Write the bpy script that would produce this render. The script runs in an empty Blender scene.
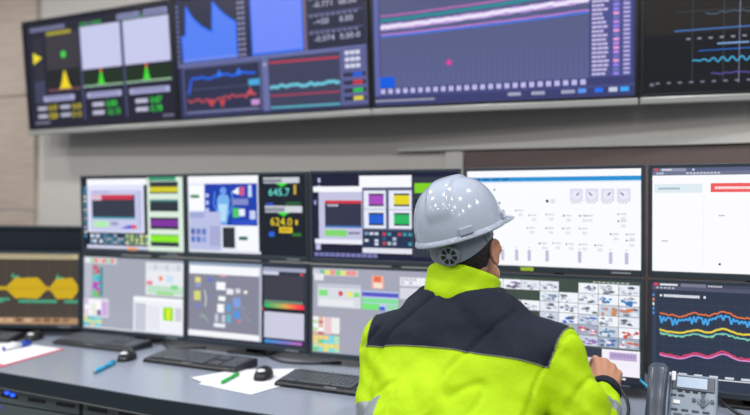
import bpy, bmesh, math, random
from mathutils import Vector, Matrix, Euler, noise
R = math.radians
scene = bpy.context.scene
COL = scene.collection

# ------------------------------------------------------------------ camera, light, exposure
EYE = 1.36                                   # camera height above the floor
cd = bpy.data.cameras.new('camera'); cam = bpy.data.objects.new('camera', cd); COL.objects.link(cam)
cd.sensor_width = 36; cd.lens = 34.87; cd.clip_start = .05
cam.matrix_world = (Matrix.Translation((0, 0, EYE)) @ Matrix.Rotation(R(24.4), 4, 'Z')
                    @ Matrix.Rotation(R(90.64), 4, 'X') @ Matrix.Rotation(R(.56), 4, 'Z'))
cd.dof.use_dof = True; cd.dof.focus_distance = 1.98; cd.dof.aperture_fstop = 1.35
scene.camera = cam
w = bpy.data.worlds.new('world'); scene.world = w; w.use_nodes = True
bg = w.node_tree.nodes['Background']; bg.inputs[0].default_value = (.95, .96, 1, 1); bg.inputs[1].default_value = .27
scene.view_settings.view_transform = 'Standard'; scene.view_settings.look = 'None'
scene.view_settings.exposure = 0; scene.view_settings.gamma = 1
DOWN = [(x, y) for x in (-4.3, -3.2, -2.1, -1.0, .1, 1.2) for y in (-1.0, .1, 1.2, 2.2)]
for x, y in DOWN:                            # recessed ceiling downlights
    ld = bpy.data.lights.new('downlight', 'AREA'); ld.shape = 'DISK'; ld.size = .06; ld.energy = 8.4; ld.color = (1, .98, .95)
    lo = bpy.data.objects.new('downlight', ld); lo.location = (x, y, 2.9); COL.objects.link(lo)

# ------------------------------------------------------------------ helpers
def lin(c):
    f = lambda v: v / 12.92 if v <= .04045 else ((v + .055) / 1.055) ** 2.4
    return tuple(f(max(0, min(255, v)) / 255) for v in c[:3])
MATS = {}
def mat(name, rgb, rough=.5, metal=0, emit=0, bump=0, bscale=60, spec=.5, coat=0):
    if name in MATS: return MATS[name]
    m = bpy.data.materials.new(name); m.use_nodes = True; nt = m.node_tree; b = nt.nodes['Principled BSDF']
    c = lin(rgb)
    b.inputs['Base Color'].default_value = (*c, 1); b.inputs['Roughness'].default_value = rough
    b.inputs['Metallic'].default_value = metal; b.inputs['Specular IOR Level'].default_value = spec
    b.inputs['Coat Weight'].default_value = coat
    if emit:
        b.inputs['Emission Color'].default_value = (*c, 1); b.inputs['Emission Strength'].default_value = emit
    n = nt.nodes.new('ShaderNodeTexNoise'); n.inputs['Scale'].default_value = bscale; n.inputs['Detail'].default_value = 4
    tc = nt.nodes.new('ShaderNodeTexCoord'); nt.links.new(tc.outputs['Object'], n.inputs['Vector'])
    mx = nt.nodes.new('ShaderNodeMix'); mx.data_type = 'RGBA'; mx.blend_type = 'MULTIPLY'
    mx.inputs['Factor'].default_value = .12; mx.inputs[6].default_value = (*c, 1)
    nt.links.new(n.outputs['Fac'], mx.inputs[7]); nt.links.new(mx.outputs[2], b.inputs['Base Color'])
    if bump:
        bu = nt.nodes.new('ShaderNodeBump'); bu.inputs['Strength'].default_value = bump; bu.inputs['Distance'].default_value = .01
        nt.links.new(n.outputs['Fac'], bu.inputs['Height']); nt.links.new(bu.outputs['Normal'], b.inputs['Normal'])
    MATS[name] = m; return m
def screen_mat():
    if 'lit screen' in MATS: return MATS['lit screen']
    m = bpy.data.materials.new('lit screen'); m.use_nodes = True; nt = m.node_tree; b = nt.nodes['Principled BSDF']
    a = nt.nodes.new('ShaderNodeVertexColor'); a.layer_name = 'Col'
    b.inputs['Base Color'].default_value = (.006, .006, .007, 1); b.inputs['Roughness'].default_value = .22
    b.inputs['Specular IOR Level'].default_value = .25
    nt.links.new(a.outputs['Color'], b.inputs['Emission Color']); b.inputs['Emission Strength'].default_value = 1.0
    m.cycles.emission_sampling = 'NONE'
    MATS['lit screen'] = m; return m
def wood_mat(name, c1, c2, scale=(3, 3, 40), rough=.55):
    m = bpy.data.materials.new(name); m.use_nodes = True; nt = m.node_tree; b = nt.nodes['Principled BSDF']
    tc = nt.nodes.new('ShaderNodeTexCoord'); mp = nt.nodes.new('ShaderNodeMapping'); mp.inputs['Scale'].default_value = scale
    n = nt.nodes.new('ShaderNodeTexNoise'); n.inputs['Scale'].default_value = 1.5; n.inputs['Detail'].default_value = 6
    r = nt.nodes.new('ShaderNodeValToRGB')
    r.color_ramp.elements[0].position = .3; r.color_ramp.elements[0].color = (*lin(c1), 1)
    r.color_ramp.elements[1].position = .7; r.color_ramp.elements[1].color = (*lin(c2), 1)
    nt.links.new(tc.outputs['Object'], mp.inputs[0]); nt.links.new(mp.outputs[0], n.inputs['Vector'])
    nt.links.new(n.outputs['Fac'], r.inputs[0]); nt.links.new(r.outputs[0], b.inputs['Base Color'])
    b.inputs['Roughness'].default_value = rough; return m

def obj(name, me, m=None, parent=None, smooth=False, label=None, xf=None):
    if isinstance(me, bmesh.types.BMesh):
        bm = me; bmesh.ops.recalc_face_normals(bm, faces=bm.faces)
        me = bpy.data.meshes.new(name); bm.to_mesh(me); bm.free()
    o = bpy.data.objects.new(name, me); COL.objects.link(o)
    if m is not None:
        for q in (m if isinstance(m, (list, tuple)) else [m]): me.materials.append(q)
    if smooth:
        for p in me.polygons: p.use_smooth = True
    if parent: o.parent = parent
    if xf is not None: o.matrix_local = xf
    if label: o['label'] = label
    return o
def thing(name, label, cat, xf=None, group=None):
    o = bpy.data.objects.new(name, None); COL.objects.link(o); o.empty_display_size = .05
    if xf is not None: o.matrix_world = xf
    o['label'] = label; o['category'] = cat
    if group: o['group'] = group
    return o
def tag(o, label, cat, group=None):
    o['label'] = label; o['category'] = cat
    if group: o['group'] = group
    return o
def struct(name, bm, m, **k):
    o = obj(name, bm, m, **k); o['kind'] = 'structure'; return o
def copy_tree(o, parent=None):
    c = o.copy(); COL.objects.link(c)
    if parent: c.parent = parent
    for ch in list(o.children): copy_tree(ch, c)
    return c
T = Matrix.Translation
def RZ(a): return Matrix.Rotation(a, 4, 'Z')
def RX(a): return Matrix.Rotation(a, 4, 'X')
def RY(a): return Matrix.Rotation(a, 4, 'Y')

def box(bm, x0, x1, y0, y1, z0, z1, bev=0, xf=None, seg=2):
    r = bmesh.ops.create_cube(bm, size=1); vs = r['verts']
    for v in vs: v.co = Vector(((x0 + x1) / 2 + v.co.x * (x1 - x0), (y0 + y1) / 2 + v.co.y * (y1 - y0), (z0 + z1) / 2 + v.co.z * (z1 - z0)))
    if bev:
        es = list({e for v in vs for e in v.link_edges})
        r2 = bmesh.ops.bevel(bm, geom=es, offset=bev, segments=seg, profile=.5, affect='EDGES')
        vs = list({v for f in r2['faces'] for v in f.verts} | {v for v in vs if v.is_valid})
    if xf is not None:
        for v in vs: v.co = xf @ v.co
    return bm
def B(*a, **k): return box(bmesh.new(), *a, **k)
def prism(bm, pts, z0, z1, xf=None):
    lo = [bm.verts.new((x, y, z0)) for x, y in pts]; hi = [bm.verts.new((x, y, z1)) for x, y in pts]; n = len(pts)
    bm.faces.new(lo[::-1]); bm.faces.new(hi)
    for i in range(n): bm.faces.new((lo[i], lo[(i + 1) % n], hi[(i + 1) % n], hi[i]))
    if xf is not None:
        for v in lo + hi: v.co = xf @ v.co
    return bm
def loft(bm, rings, cap=True):
    rs = [[bm.verts.new(p) for p in r] for r in rings]; n = len(rs[0])
    for a, b in zip(rs, rs[1:]):
        for i in range(n): bm.faces.new((a[i], a[(i + 1) % n], b[(i + 1) % n], b[i]))
    if cap: bm.faces.new(rs[0][::-1]); bm.faces.new(rs[-1])
    return bm
def ring(c, ax, rx, ry, n=20, ref=Vector((1, 0, 0))):
    ax = Vector(ax).normalized(); u = (ref - ax * ref.dot(ax))
    if u.length < 1e-3: u = Vector((0, 1, 0)) - ax * ax.y
    u.normalize(); v = ax.cross(u); c = Vector(c)
    return [c + u * (rx * math.cos(2 * math.pi * i / n)) + v * (ry * math.sin(2 * math.pi * i / n)) for i in range(n)]
def cyl(bm, p, q, r0, r1=None, n=16):
    r1 = r0 if r1 is None else r1; p, q = Vector(p), Vector(q)
    return loft(bm, [ring(p, q - p, r0, r0, n), ring(q, q - p, r1, r1, n)])
def tube(bm, pts, r, n=8, sub=6):
    P = [Vector(p) for p in pts]; out = []
    for i in range(len(P) - 1):
        a, b, c, d = P[max(i - 1, 0)], P[i], P[i + 1], P[min(i + 2, len(P) - 1)]
        for k in range(sub):
            t = k / sub
            out.append(.5 * (2 * b + (c - a) * t + (2 * a - 5 * b + 4 * c - d) * t * t + (3 * b - a - 3 * c + d) * t ** 3))
    out.append(P[-1]); rs = []
    for i, p in enumerate(out):
        ax = out[min(i + 1, len(out) - 1)] - out[max(i - 1, 0)]
        rs.append(ring(p, ax, r, r, n, Vector((.3, .2, .93))))
    return loft(bm, rs)
def capsule(bm, p, q, r0, r1, n=18):
    p, q = Vector(p), Vector(q); d = (q - p).normalized(); rs = []
    for k in range(1, 7):
        a = k / 6 * math.pi / 2; rs.append(ring(p - d * (r0 * math.cos(a)), d, r0 * math.sin(a), r0 * math.sin(a), n, Vector((.31, .2, .9))))
    for k in range(6, 0, -1):
        a = k / 6 * math.pi / 2; rs.append(ring(q + d * (r1 * math.cos(a)), d, r1 * math.sin(a), r1 * math.sin(a), n, Vector((.31, .2, .9))))
    return loft(bm, rs)
def ell(bm, c, r, xf=None, n=20):
    m = T(Vector(c)) @ Matrix.Diagonal((*r, 1))
    if xf is not None: m = xf @ m
    bmesh.ops.create_uvsphere(bm, u_segments=n, v_segments=n // 2, radius=1, matrix=m); return bm
def remesh(bm, voxel, smooth=4, fac=.5):
    me = bpy.data.meshes.new('tmp'); bmesh.ops.recalc_face_normals(bm, faces=bm.faces); bm.to_mesh(me); bm.free()
    o = bpy.data.objects.new('tmp', me); COL.objects.link(o)
    md = o.modifiers.new('r', 'REMESH'); md.mode = 'VOXEL'; md.voxel_size = voxel; md.use_smooth_shade = True
    sm = o.modifiers.new('s', 'SMOOTH'); sm.iterations = smooth; sm.factor = fac
    bpy.context.view_layer.update(); dg = bpy.context.evaluated_depsgraph_get()
    out = bpy.data.meshes.new_from_object(o.evaluated_get(dg)); bpy.data.objects.remove(o); bpy.data.meshes.remove(me)
    return out

# ------------------------------------------------------------------ drawing on lit screens (flat pictures on real panels)
class Canvas:
    """picture of a W x H screen; u to the right, v downward, both 0..1"""
    def __init__(s, W, H, bg):
        s.W, s.H = W, H; s.f = []; s.n = 0; s.rect(0, 0, 1, 1, bg)
    def poly(s, pts, c, c2=None):
        s.n += 1; s.f.append((pts, c, c2, s.n))
    def rect(s, a, b, c, d, col, c2=None): s.poly([(a, b), (c, b), (c, d), (a, d)], col, c2)
    def disc(s, x, y, r, c, n=14):
        s.poly([(x + r * s.H / s.W * math.cos(2 * math.pi * i / n), y + r * math.sin(2 * math.pi * i / n)) for i in range(n)], c)
    def line(s, pts, t, c):
        k = s.W / s.H; s.n += 1
        for (x0, y0), (x1, y1) in zip(pts, pts[1:]):
            dx, dy = (x1 - x0) * k, y1 - y0; L = math.hypot(dx, dy) or 1; nx, ny = -dy / L * t / 2 / k, dx / L * t / 2
            s.f.append(([(x0 + nx, y0 + ny), (x1 + nx, y1 + ny), (x1 - nx, y1 - ny), (x0 - nx, y0 - ny)], c, None, s.n))
    def frame(s, a, b, c, d, t, col): s.line([(a, b), (c, b), (c, d), (a, d), (a, b)], t, col)
    def dashes(s, x0, x1, y, h, c, n=8, fill=.7):
        s.n += 1
        for i in range(n):
            a = x0 + (x1 - x0) * i / n; b = a + (x1 - x0) / n * fill
            s.f.append(([(a, y), (b, y), (b, y + h), (a, y + h)], c, None, s.n))
    def text(s, body, x, y, h, c, stretch=1):
        cu = bpy.data.curves.new('t', 'FONT'); cu.body = body; cu.size = 1; cu.resolution_u = 2
        o = bpy.data.objects.new('t', cu); COL.objects.link(o); bpy.context.view_layer.update()
        me = bpy.data.meshes.new_from_object(o); k = s.H / s.W * h * 1.38 * stretch; s.n += 1
        for p in me.polygons:
            s.f.append(([(x + me.vertices[i].co.x * k, y + h - me.vertices[i].co.y * h * 1.38) for i in p.vertices], c, None, s.n))
        bpy.data.objects.remove(o); bpy.data.curves.remove(cu); bpy.data.meshes.remove(me)
    def build(s, name, parent, x0, z0, y):
        vs, fs, cs = [], [], []
        for pts, c, c2, n in s.f:
            b = len(vs); a = lin(c); e = lin(c2) if c2 else a
            for i, (u, v) in enumerate(pts):
                u = min(max(u, 0), 1); v = min(max(v, 0), 1)
                vs.append((x0 + u * s.W, y - n * .00004, z0 + (1 - v) * s.H)); cs.append(e if c2 and i >= 2 else a)
            fs.append(tuple(range(b, b + len(pts))))
        me = bpy.data.meshes.new(name); me.from_pydata(vs, [], fs); me.validate(); me.update()
        ca = me.color_attributes.new('Col', 'FLOAT_COLOR', 'POINT')
        for i, c in enumerate(cs): ca.data[i].color = (*c, 1)
        return obj(name, me, screen_mat(), parent)

# ------------------------------------------------------------------ materials
M_bezel = mat('bezel plastic', (52, 62, 72), .35)
M_black = mat('black plastic', (26, 29, 34), .4)
M_key = mat('keycap plastic', (80, 87, 96), .35)
M_tvb = mat('tv bezel', (22, 25, 32), .3)
M_silver = mat('silver trim', (190, 193, 190), .25, .4)
M_desk = mat('grey laminate', (150, 160, 178), .24, bscale=200)
M_edge = mat('dark desk edge', (38, 50, 58), .3)
M_cab = mat('dark cabinet', (100, 112, 112), .45)
M_navycab = mat('dark blue cabinet', (22, 32, 46), .4)
M_wall = mat('painted wall', (208, 206, 201), .8, bump=.03, bscale=120)
M_brown = mat('dark brown panel', (104, 90, 88), .6)
M_trim = mat('light trim', (208, 208, 204), .4)
M_floor = mat('grey floor', (120, 122, 126), .5, bscale=10)
M_white = mat('white plastic', (235, 238, 242), .35)
M_paper = mat('white paper', (238, 240, 248), .7)
M_led = mat('blue led', (30, 80, 255), .3, emit=2.5)

# ------------------------------------------------------------------ the room
WY = 3.14
struct('floor', B(-7.5, 3.5, -3.2, WY + .3, -.06, 0), M_floor)
struct('wall_back', B(-3.66, 3.5, WY, WY + .15, 0, 3.3), M_wall)
M_wood = wood_mat('pale wood panel', (176, 161, 150), (196, 181, 169), (3, 3, 30))
bm = bmesh.new()
for z0, z1 in ((0, .68), (.686, 1.37), (1.376, 2.062), (2.068, 2.74), (2.746, 3.3)):
    box(bm, -7.5, -3.655, WY - .03, WY + .15, z0, z1, .003)
struct('wall_left', bm, M_wood)
struct('trim_1', B(-.983, 3.5, WY - .02, WY, .6, EYE + .288), M_brown)
bm = prism(bmesh.new(), [(-1.3, EYE + .30), (-.2, EYE + .292), (3.5, EYE + .292), (3.5, EYE + .335), (-.2, EYE + .335), (-1.3, EYE + .31)], 0, .035,
           Matrix(((1, 0, 0, 0), (0, 0, -1, WY), (0, 1, 0, 0), (0, 0, 0, 1))))
struct('trim_2', bm, M_trim)
struct('trim_3', B(-1.065, -.983, WY - .03, WY, .6, EYE + .29), M_trim)

# ------------------------------------------------------------------ console desk
DZ = .775
desk = thing('console_desk', 'long grey console desk with dark front edge, carrying all the screens', 'desk', T((-1.4, 2.3, 0)))
inv = T((1.4, -2.3, 0))
front = [(-4.3, 1.62), (-3.2, 1.83), (-2.5, 1.872), (-1.98, 1.845), (-1.6, 1.82), (1.6, 1.82)]
back = [(1.6, 2.92), (-3.0, 2.92), (-4.3, 2.6)]
obj('worktop', prism(bmesh.new(), front + back, DZ - .018, DZ, inv), M_desk, desk)
e0 = [(x, y - .004) for x, y in front]; e1 = [(x, y + .03) for x, y in reversed(front)]
obj('front_edge', prism(bmesh.new(), e0 + e1, DZ - .055, DZ - .003, inv), M_edge, desk, label='dark blue-black front edge')
e0 = [(x, y + .002) for x, y in front]; e1 = [(x, y + .03) for x, y in reversed(front)]
obj('edge_profile', prism(bmesh.new(), e0 + e1, DZ - .062, DZ - .0555, inv), M_silver, desk, label='thin metal strip under the edge')
for x in (-4.1, -2.95, -.95, -.05, 1.5):
    obj('support_panel', B(x - .02, x + .02, 2.02, 2.85, 0, DZ - .018, xf=inv), M_cab, desk)
# equipment cabinets under the desk at the left
def rack(x0, x1, y, label, rot, leds, g):
    root = thing('equipment_cabinet', label, 'cabinet', T((x0, y, 0)) @ RZ(rot), g)
    W = x1 - x0
    obj('body', B(0, W, .02, .6, .02, DZ - .07, .004), M_cab, root)
    for i, (z0, z1) in enumerate(((.02, .30), (.305, .53), (.535, .645), (.65, .70))):
        d = obj('front_panel', B(.004, W - .004, 0, .02, z0, z1, .003), M_cab, root)
        n = max(3, int(W / .13))
        for k in range(n): obj('vent_slot', B(.03 + k * W / n, .03 + (k + .62) * W / n, -.002, .004, z0 + (z1 - z0) * .45, z0 + (z1 - z0) * .45 + .012), M_black, d)
    for (x, z) in leds:
        obj('indicator_light', ell(bmesh.new(), (x, -.003, z), (.011, .006, .006)), M_led, root, True, 'glowing blue light')
    return root
rack(-2.98, -1.99, 1.90, 'dark equipment cabinet with blue lights under the left end of the desk', 0,
     [(.63, .69), (.66, .685), (.58, .63), (.93, .63), (.80, .59), (.61, .57)], 'equipment cabinets under the desk')
rack(-1.98, -1.0, 1.90, 'dark equipment cabinet under the desk between the amber-screen end and the seated worker', 0, [(.1, .63)], 'equipment cabinets under the desk')

# dark cabinet behind the amber monitor
hut = thing('side_cabinet', 'low blue-black cabinet standing behind the amber waveform monitor', 'cabinet', T((-2.70, 2.70, DZ)) @ RZ(R(24.4)))
obj('body', B(-1.5, .03, 0, .2, 0, .50, .004), M_navycab, hut)
obj('top_cap', B(-1.51, .035, -.008, .208, .50, .518, .004), M_edge, hut)

# ------------------------------------------------------------------ wall displays
TW, TH = 1.10, .64
def tv(x, y, yaw, label, canvas):
    root = thing('wall_display', label, 'screen', T((x, y, EYE + .441)) @ RZ(R(yaw)) @ RX(R(5.94)), 'large displays along the top of the wall')
    obj('housing', B(.006, TW - .006, .012, .055, .006, TH - .006, .008), M_black, root)
    bm = bmesh.new()
    box(bm, 0, .014, -.004, .014, .03, TH, .002); box(bm, TW - .014, TW, -.004, .014, .03, TH, .002)
    box(bm, .014, TW - .014, -.004, .014, TH - .016, TH, .002); box(bm, .014, TW - .014, -.003, .014, .028, .04, .001)
    obj('bezel', bm, M_tvb, root)
    obj('bottom_trim', B(0, TW, -.012, .03, 0, .028, .005), M_silver, root, label='silver strip along the bottom')
    canvas.build('screen', root, .014, .04, .006)
    obj('wall_mount', B(TW / 2 - .2, TW / 2 + .2, .055, .13, TH / 2 - .15, TH / 2 + .15, .004), M_black, root)
    return root
SW, SH = TW - .028, TH - .056
rnd = random.Random(4)
def jag(f, x0, x1, n, amp): return [(x0 + (x1 - x0) * i / n, f(i / n) + rnd.uniform(-amp, amp)) for i in range(n + 1)]

c = Canvas(SW, SH, (32, 32, 50)); LAV = (200, 202, 236)
c.dashes(.04, .30, .045, .04, (118, 122, 160), 11, .85)
c.rect(.05, .15, .125, .78, (44, 45, 58)); c.poly([(.05, .28), (.115, .335), (.05, .39)], (240, 226, 40))
for i in range(7): c.dashes(.05, .13, .56 + i * .03, .015, (84, 90, 130), 3)
c.rect(.15, .12, .385, .67, (58, 55, 62)); c.rect(.15, .46, .385, .65, (30, 33, 34)); c.dashes(.16, .34, .10, .035, (170, 160, 50), 8, .9)
c.disc(.275, .325, .036, (50, 190, 70)); c.disc(.275, .325, .02, (80, 230, 90))
def peak(cx, y0, h, w, col): c.poly([(cx + t * w, y0 - h * math.exp(-(t * 2.1) ** 2)) for t in [i / 10 for i in range(-10, 11)]], col)
peak(.275, .645, .17, .05, (242, 218, 30)); c.line([(.15, .65), (.385, .65)], .008, (170, 90, 110))
for a, b in ((.405, .675), (.695, .985)):
    c.rect(a, .10, b, .49, LAV); c.rect(a, .51, b, .64, (28, 46, 28)); m_ = (a + b) / 2 - .01
    peak(m_, .635, .13, .028, (70, 226, 50)); c.rect(m_ - .006, .49, m_ + .006, .53, (225, 110, 60)); c.line([(a, .645), (b, .645)], .012, (170, 215, 170))
    c.dashes(a, a + .15, .06, .03, (40, 150, 70), 6, .9); c.rect(a, .655, b, .66, (90, 95, 140))
c.dashes(.45, .5, .06, .03, (90, 95, 120), 3)
c.rect(.66, .035, .81, .085, (140, 146, 190)); c.rect(.83, .03, .98, .085, (140, 146, 190)); c.dashes(.67, .97, .05, .02, (80, 84, 120), 12)
for a, b in ((.11, .335), (.425, .66), (.715, .97)): c.rect(a, .705, b, .755, (176, 178, 222)); c.dashes(a + .02, b - .02, .718, .022, (110, 112, 150), 9)
for x in (.393, .683): c.rect(x, .1, x + .012, .95, (74, 78, 118))
for r_, y in enumerate((.80, .875)):
    for a, yl in ((.06, 1), (.23, 1)):
        c.dashes(a, a + .07, y, .034, (190, 192, 215), 4, .9); c.text(('0.07', '10.8', '0.80', '0.13')[r_ * 2 + (a > .1)], a + .08, y - .01, .052, (240, 222, 40))
    for a in (.46, .75):
        c.dashes(a, a + .08, y, .036, (200, 202, 225), 4, .9); c.text(('0.80', '0.87', '12.15', '0.78')[r_ * 2 + (a > .6)], a + .095, y - .012, .056, (60, 240, 70))
c.dashes(.04, .15, .945, .018, (150, 150, 175), 6); c.dashes(.92, .99, .95, .02, (130, 130, 160), 5)
tv(-3.5328, 2.9772, -1.89, 'leftmost large wall display, dark with two pale blank panels and yellow and green readouts', c)

c = Canvas(SW, SH, (50, 54, 92))
c.rect(.02, .0, .385, .53, (46, 49, 72))
c.poly([(.03, .31), (.055, .30), (.065, .06), (.10, .16), (.15, .24), (.21, .30), (.22, .05), (.26, .13), (.30, .19), (.345, .24), (.345, .52), (.035, .52)], (84, 128, 244))
c.line([(.03, .31), (.055, .30), (.065, .06), (.10, .16), (.15, .24), (.21, .30), (.22, .05), (.26, .13), (.30, .19), (.345, .24), (.345, .52), (.035, .52), (.03, .31)], .014, (40, 110, 250))
c.rect(.035, .5, .345, .525, (110, 140, 240))
for i in range(12): c.dashes(.355, .40, .04 + i * .042, .018, (150, 152, 186), 2); c.dashes(0, .025, .04 + i * .042, .018, (120, 124, 160), 1)
c.rect(.405, 0, .425, .53, (38, 42, 74)); c.rect(.43, 0, .695, .52, (112, 138, 248)); c.frame(.43, -.02, .695, .52, .014, (46, 110, 240))
c.dashes(.43, .70, .525, .02, (60, 120, 230), 12); c.rect(.70, 0, .715, .54, (120, 100, 120))
c.rect(.72, .0, .99, .53, (40, 43, 66))
for i, (a, b) in enumerate((('0.000', '00000'), ('-0.771', '00.00'), ('-+00', '0.00'), ('-0.074', '0.00-0'))):
    y = .02 + i * .13
    c.rect(.725, y - .02, .985, y - .012, (90, 94, 140)); c.text(a, .75, y + .02, .046, (190, 192, 222), 1.15); c.text(b, .875, y + .02, .046, (198, 200, 228), 1.1)
    c.dashes(.73, .97, y - .008, .014, (120, 124, 160), 9)
c.rect(0, .535, 1, .565, (104, 110, 164)); c.rect(.02, .57, .47, .965, (44, 48, 76)); c.frame(.03, .575, .465, .96, .01, (104, 110, 156))
c.line([(.055, .80), (.075, .68)] + jag(lambda t: .675 - .02 * t, .08, .44, 24, .012), .022, (36, 98, 226))
for x in (.24, .35): c.poly([(x - .02, .665), (x, .61), (x + .02, .665)], (50, 120, 240))
c.line(jag(lambda t: .86 - .02 * t + .0 * t, .05, .44, 34, .02), .014, (196, 78, 92)); c.poly([(.16, .87), (.19, .92), (.21, .87)], (200, 70, 80)); c.poly([(.23, .87), (.25, .93), (.27, .86)], (200, 70, 80)); c.poly([(.38, .84), (.41, .78), (.43, .84)], (200, 80, 90))
c.line([(.05, .76), (.44, .76)], .006, (86, 92, 130)); c.rect(.40, .715, .46, .765, (70, 170, 220)); c.rect(.41, .88, .455, .925, (200, 150, 210)); c.dashes(.05, .45, .945, .014, (130, 134, 170), 16)
c.rect(.475, .56, .51, .98, (106, 112, 166)); c.dashes(.485, .505, .6, .02, (180, 184, 210), 1)
c.rect(.51, .57, .87, .97, (62, 65, 92)); c.line([(.515, .60), (.865, .61)], .016, (190, 56, 84))
c.line(jag(lambda t: .795, .515, .865, 34, .012), .026, (110, 200, 222)); c.line([(.515, .865), (.865, .87)], .01, (186, 60, 84)); c.line([(.515, .96), (.865, .965)], .018, (90, 170, 190))
c.rect(.87, .55, 1, .98, (92, 96, 146))
for i in range(3): c.dashes(.895, .97, .57 + i * .05, .03, (216, 218, 240), 3, .85)
for i, q in enumerate(((30, 90, 220), (200, 46, 60), (40, 190, 80), (220, 206, 50))): c.rect(.885, .735 + i * .06, .99, .765 + i * .06, (44, 46, 70)); c.rect(.93, .735 + i * .06, .975, .765 + i * .06, q)
tv(-2.434, 2.9433, -2.2, 'second large wall display from the left, blue area charts above small line graphs', c)

c = Canvas(SW, SH, (58, 62, 112)); c.rect(.025, .06, .84, .87, (82, 86, 122), (92, 98, 146))
for i in range(40): x = .03 + i * .0203; c.rect(x, .5, x + .004, .86, (88, 92, 130))
def tr(v0, v1, t, col, amp=.002, n=40, pw=1.3): c.line(jag(lambda k: v0 + (v1 - v0) * k ** pw, .03, .84, n, amp), t, col)
tr(.345, .26, .010, (196, 110, 190)); tr(.375, .28, .022, (30, 140, 150), .003); tr(.425, .345, .045, (190, 160, 226), .004); tr(.423, .342, .024, (240, 232, 252), .008, 80)
tr(.478, .415, .010, (196, 128, 210)); tr(.492, .43, .014, (70, 120, 226))
c.rect(.02, .79, .085, .87, (8, 92, 226)); c.disc(.31, .71, .022, (200, 60, 150)); c.disc(.31, .71, .014, (230, 70, 160))
c.rect(.0, .1, .022, .93, (96, 104, 170)); c.dashes(.025, .84, .878, .036, (190, 186, 236), 26, .62)
c.dashes(0, .25, .958, .014, (160, 160, 180), 20, .95); c.rect(0, .925, 1, .93, (90, 96, 160))
for x in (.54, .63, .74): c.dashes(x, x + .05, .945, .024, (170, 172, 200), 4, .9)
for x, q in ((.80, (90, 150, 240)), (.86, (40, 110, 240)), (.91, (200, 205, 230)), (.95, (60, 170, 255))): c.rect(x, .94, x + .03, .97, q)
c.rect(.845, .06, .99, .87, (76, 80, 142))
for i in range(28):
    y = .07 + i * .0285; c.dashes(.85, .85 + rnd.uniform(.035, .062), y, .016, (200, 192, 232), 3, .9); c.rect(.925, y, .945, y + .02, rnd.choice(((190, 140, 230), (150, 130, 240), (230, 160, 220), (110, 120, 190)))); c.dashes(.96, .985, y, .016, (180, 176, 226), 1, .9)
tv(-1.3318, 2.8986, 5.45, 'blue wall display above the hard hat, with white band trace and legend column', c)

c = Canvas(SW, SH, (22, 25, 30))
c.rect(.0, .02, 1, .62, (38, 36, 33)); c.line([(.1, .60), (1, .585)], .008, (70, 120, 190))  # warm upper band: brownish room reflection painted into the screen colour
for i in range(9): c.line([(.16 + i * .1, .05), (.16 + i * .1, .93)], .003, (70, 78, 92))
for i in range(4): c.line([(.1, .12 + i * .12), (1, .12 + i * .12)], .003, (66, 74, 88))
c.line(jag(lambda t: .40 - .06 * math.sin(t * 9), .3, 1, 60, .02), .005, (120, 126, 110)); c.line(jag(lambda t: .50, .2, 1, 60, .01), .004, (90, 120, 150))
c.dashes(.14, 1, .65, .010, (150, 156, 170), 24, .35); c.rect(.24, .69, .34, .70, (130, 170, 220)); c.line([(.18, .735), (1, .72)], .005, (50, 120, 220))
c.line([(.16 + i * .006, .795 - .016 * math.sin(i * 1.25) * min(1, i / 14)) for i in range(138)], .009, (70, 170, 214))
c.line(jag(lambda t: .885, .22, 1, 50, .006), .009, (84, 78, 150)); c.dashes(.04, 1, .928, .010, (130, 140, 156), 26, .35); c.dashes(.02, .04, .93, .02, (110, 116, 130), 1)
c.line([(.31, .02), (.31, .95)], .003, (150, 160, 190))
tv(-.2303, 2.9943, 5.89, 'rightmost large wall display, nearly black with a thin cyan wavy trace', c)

# ------------------------------------------------------------------ desk monitors
MW, MH = .61, .362
MX, MT, MB = .012, .012, .020
mW, mH = MW - 2 * MX, MH - MT - MB
def monitor(x, y, yaw, tilt, ztop, label, canvas, upper, group):
    zb = EYE + ztop - MH
    root = thing('computer_monitor', label, 'monitor', T((x, y, zb)) @ RZ(R(yaw)) @ RX(tilt), group)
    bm = box(bmesh.new(), .004, MW - .004, .008, .03, .004, MH - .004, .006); box(bm, .10, MW - .10, .03, .055, .06, MH - .06, .01)
    obj('housing', bm, M_black, root)
    bm = bmesh.new(); box(bm, 0, MX, -.003, .012, 0, MH, .0025); box(bm, MW - MX, MW, -.003, .012, 0, MH, .0025)
    box(bm, MX, MW - MX, -.003, .012, MH - MT, MH, .002); box(bm, MX, MW - MX, -.003, .012, 0, MB, .002)
    obj('bezel', bm, M_bezel, root)
    canvas.build('screen', root, MX, MB, .004)
    obj('badge', B(MW * .83, MW * .93, -.0042, -.002, .007, .012), mat('badge', (150, 156, 162), .4), root, label='pale grey maker badge')
    ti = RX(-tilt)
    if upper:
        obj('mounting_arm', B(MW / 2 - .03, MW / 2 + .03, .055, .13, MH / 2 - .05, MH / 2 + .05, .006), M_black, root)
        obj('support_pole', cyl(bmesh.new(), ti @ Vector((MW / 2, .15, DZ - zb)), ti @ Vector((MW / 2, .15, MH / 2 + .06)), .02), M_black, root, True)
        bm = B(MW / 2 - .09, MW / 2 + .09, .09, .22, DZ - zb, DZ - zb + .012, .003, xf=ti)
        obj('pole_foot', bm, M_black, root)
    else:
        obj('stand_neck', B(MW / 2 - .03, MW / 2 + .03, .05, .078, DZ - zb + .012, .2, .004, xf=ti), M_black, root)
        obj('stand_foot', B(MW / 2 - .09, MW / 2 + .09, .0, .082, DZ - zb, DZ - zb + .012, .004, xf=ti), M_black, root)
    return root
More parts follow.
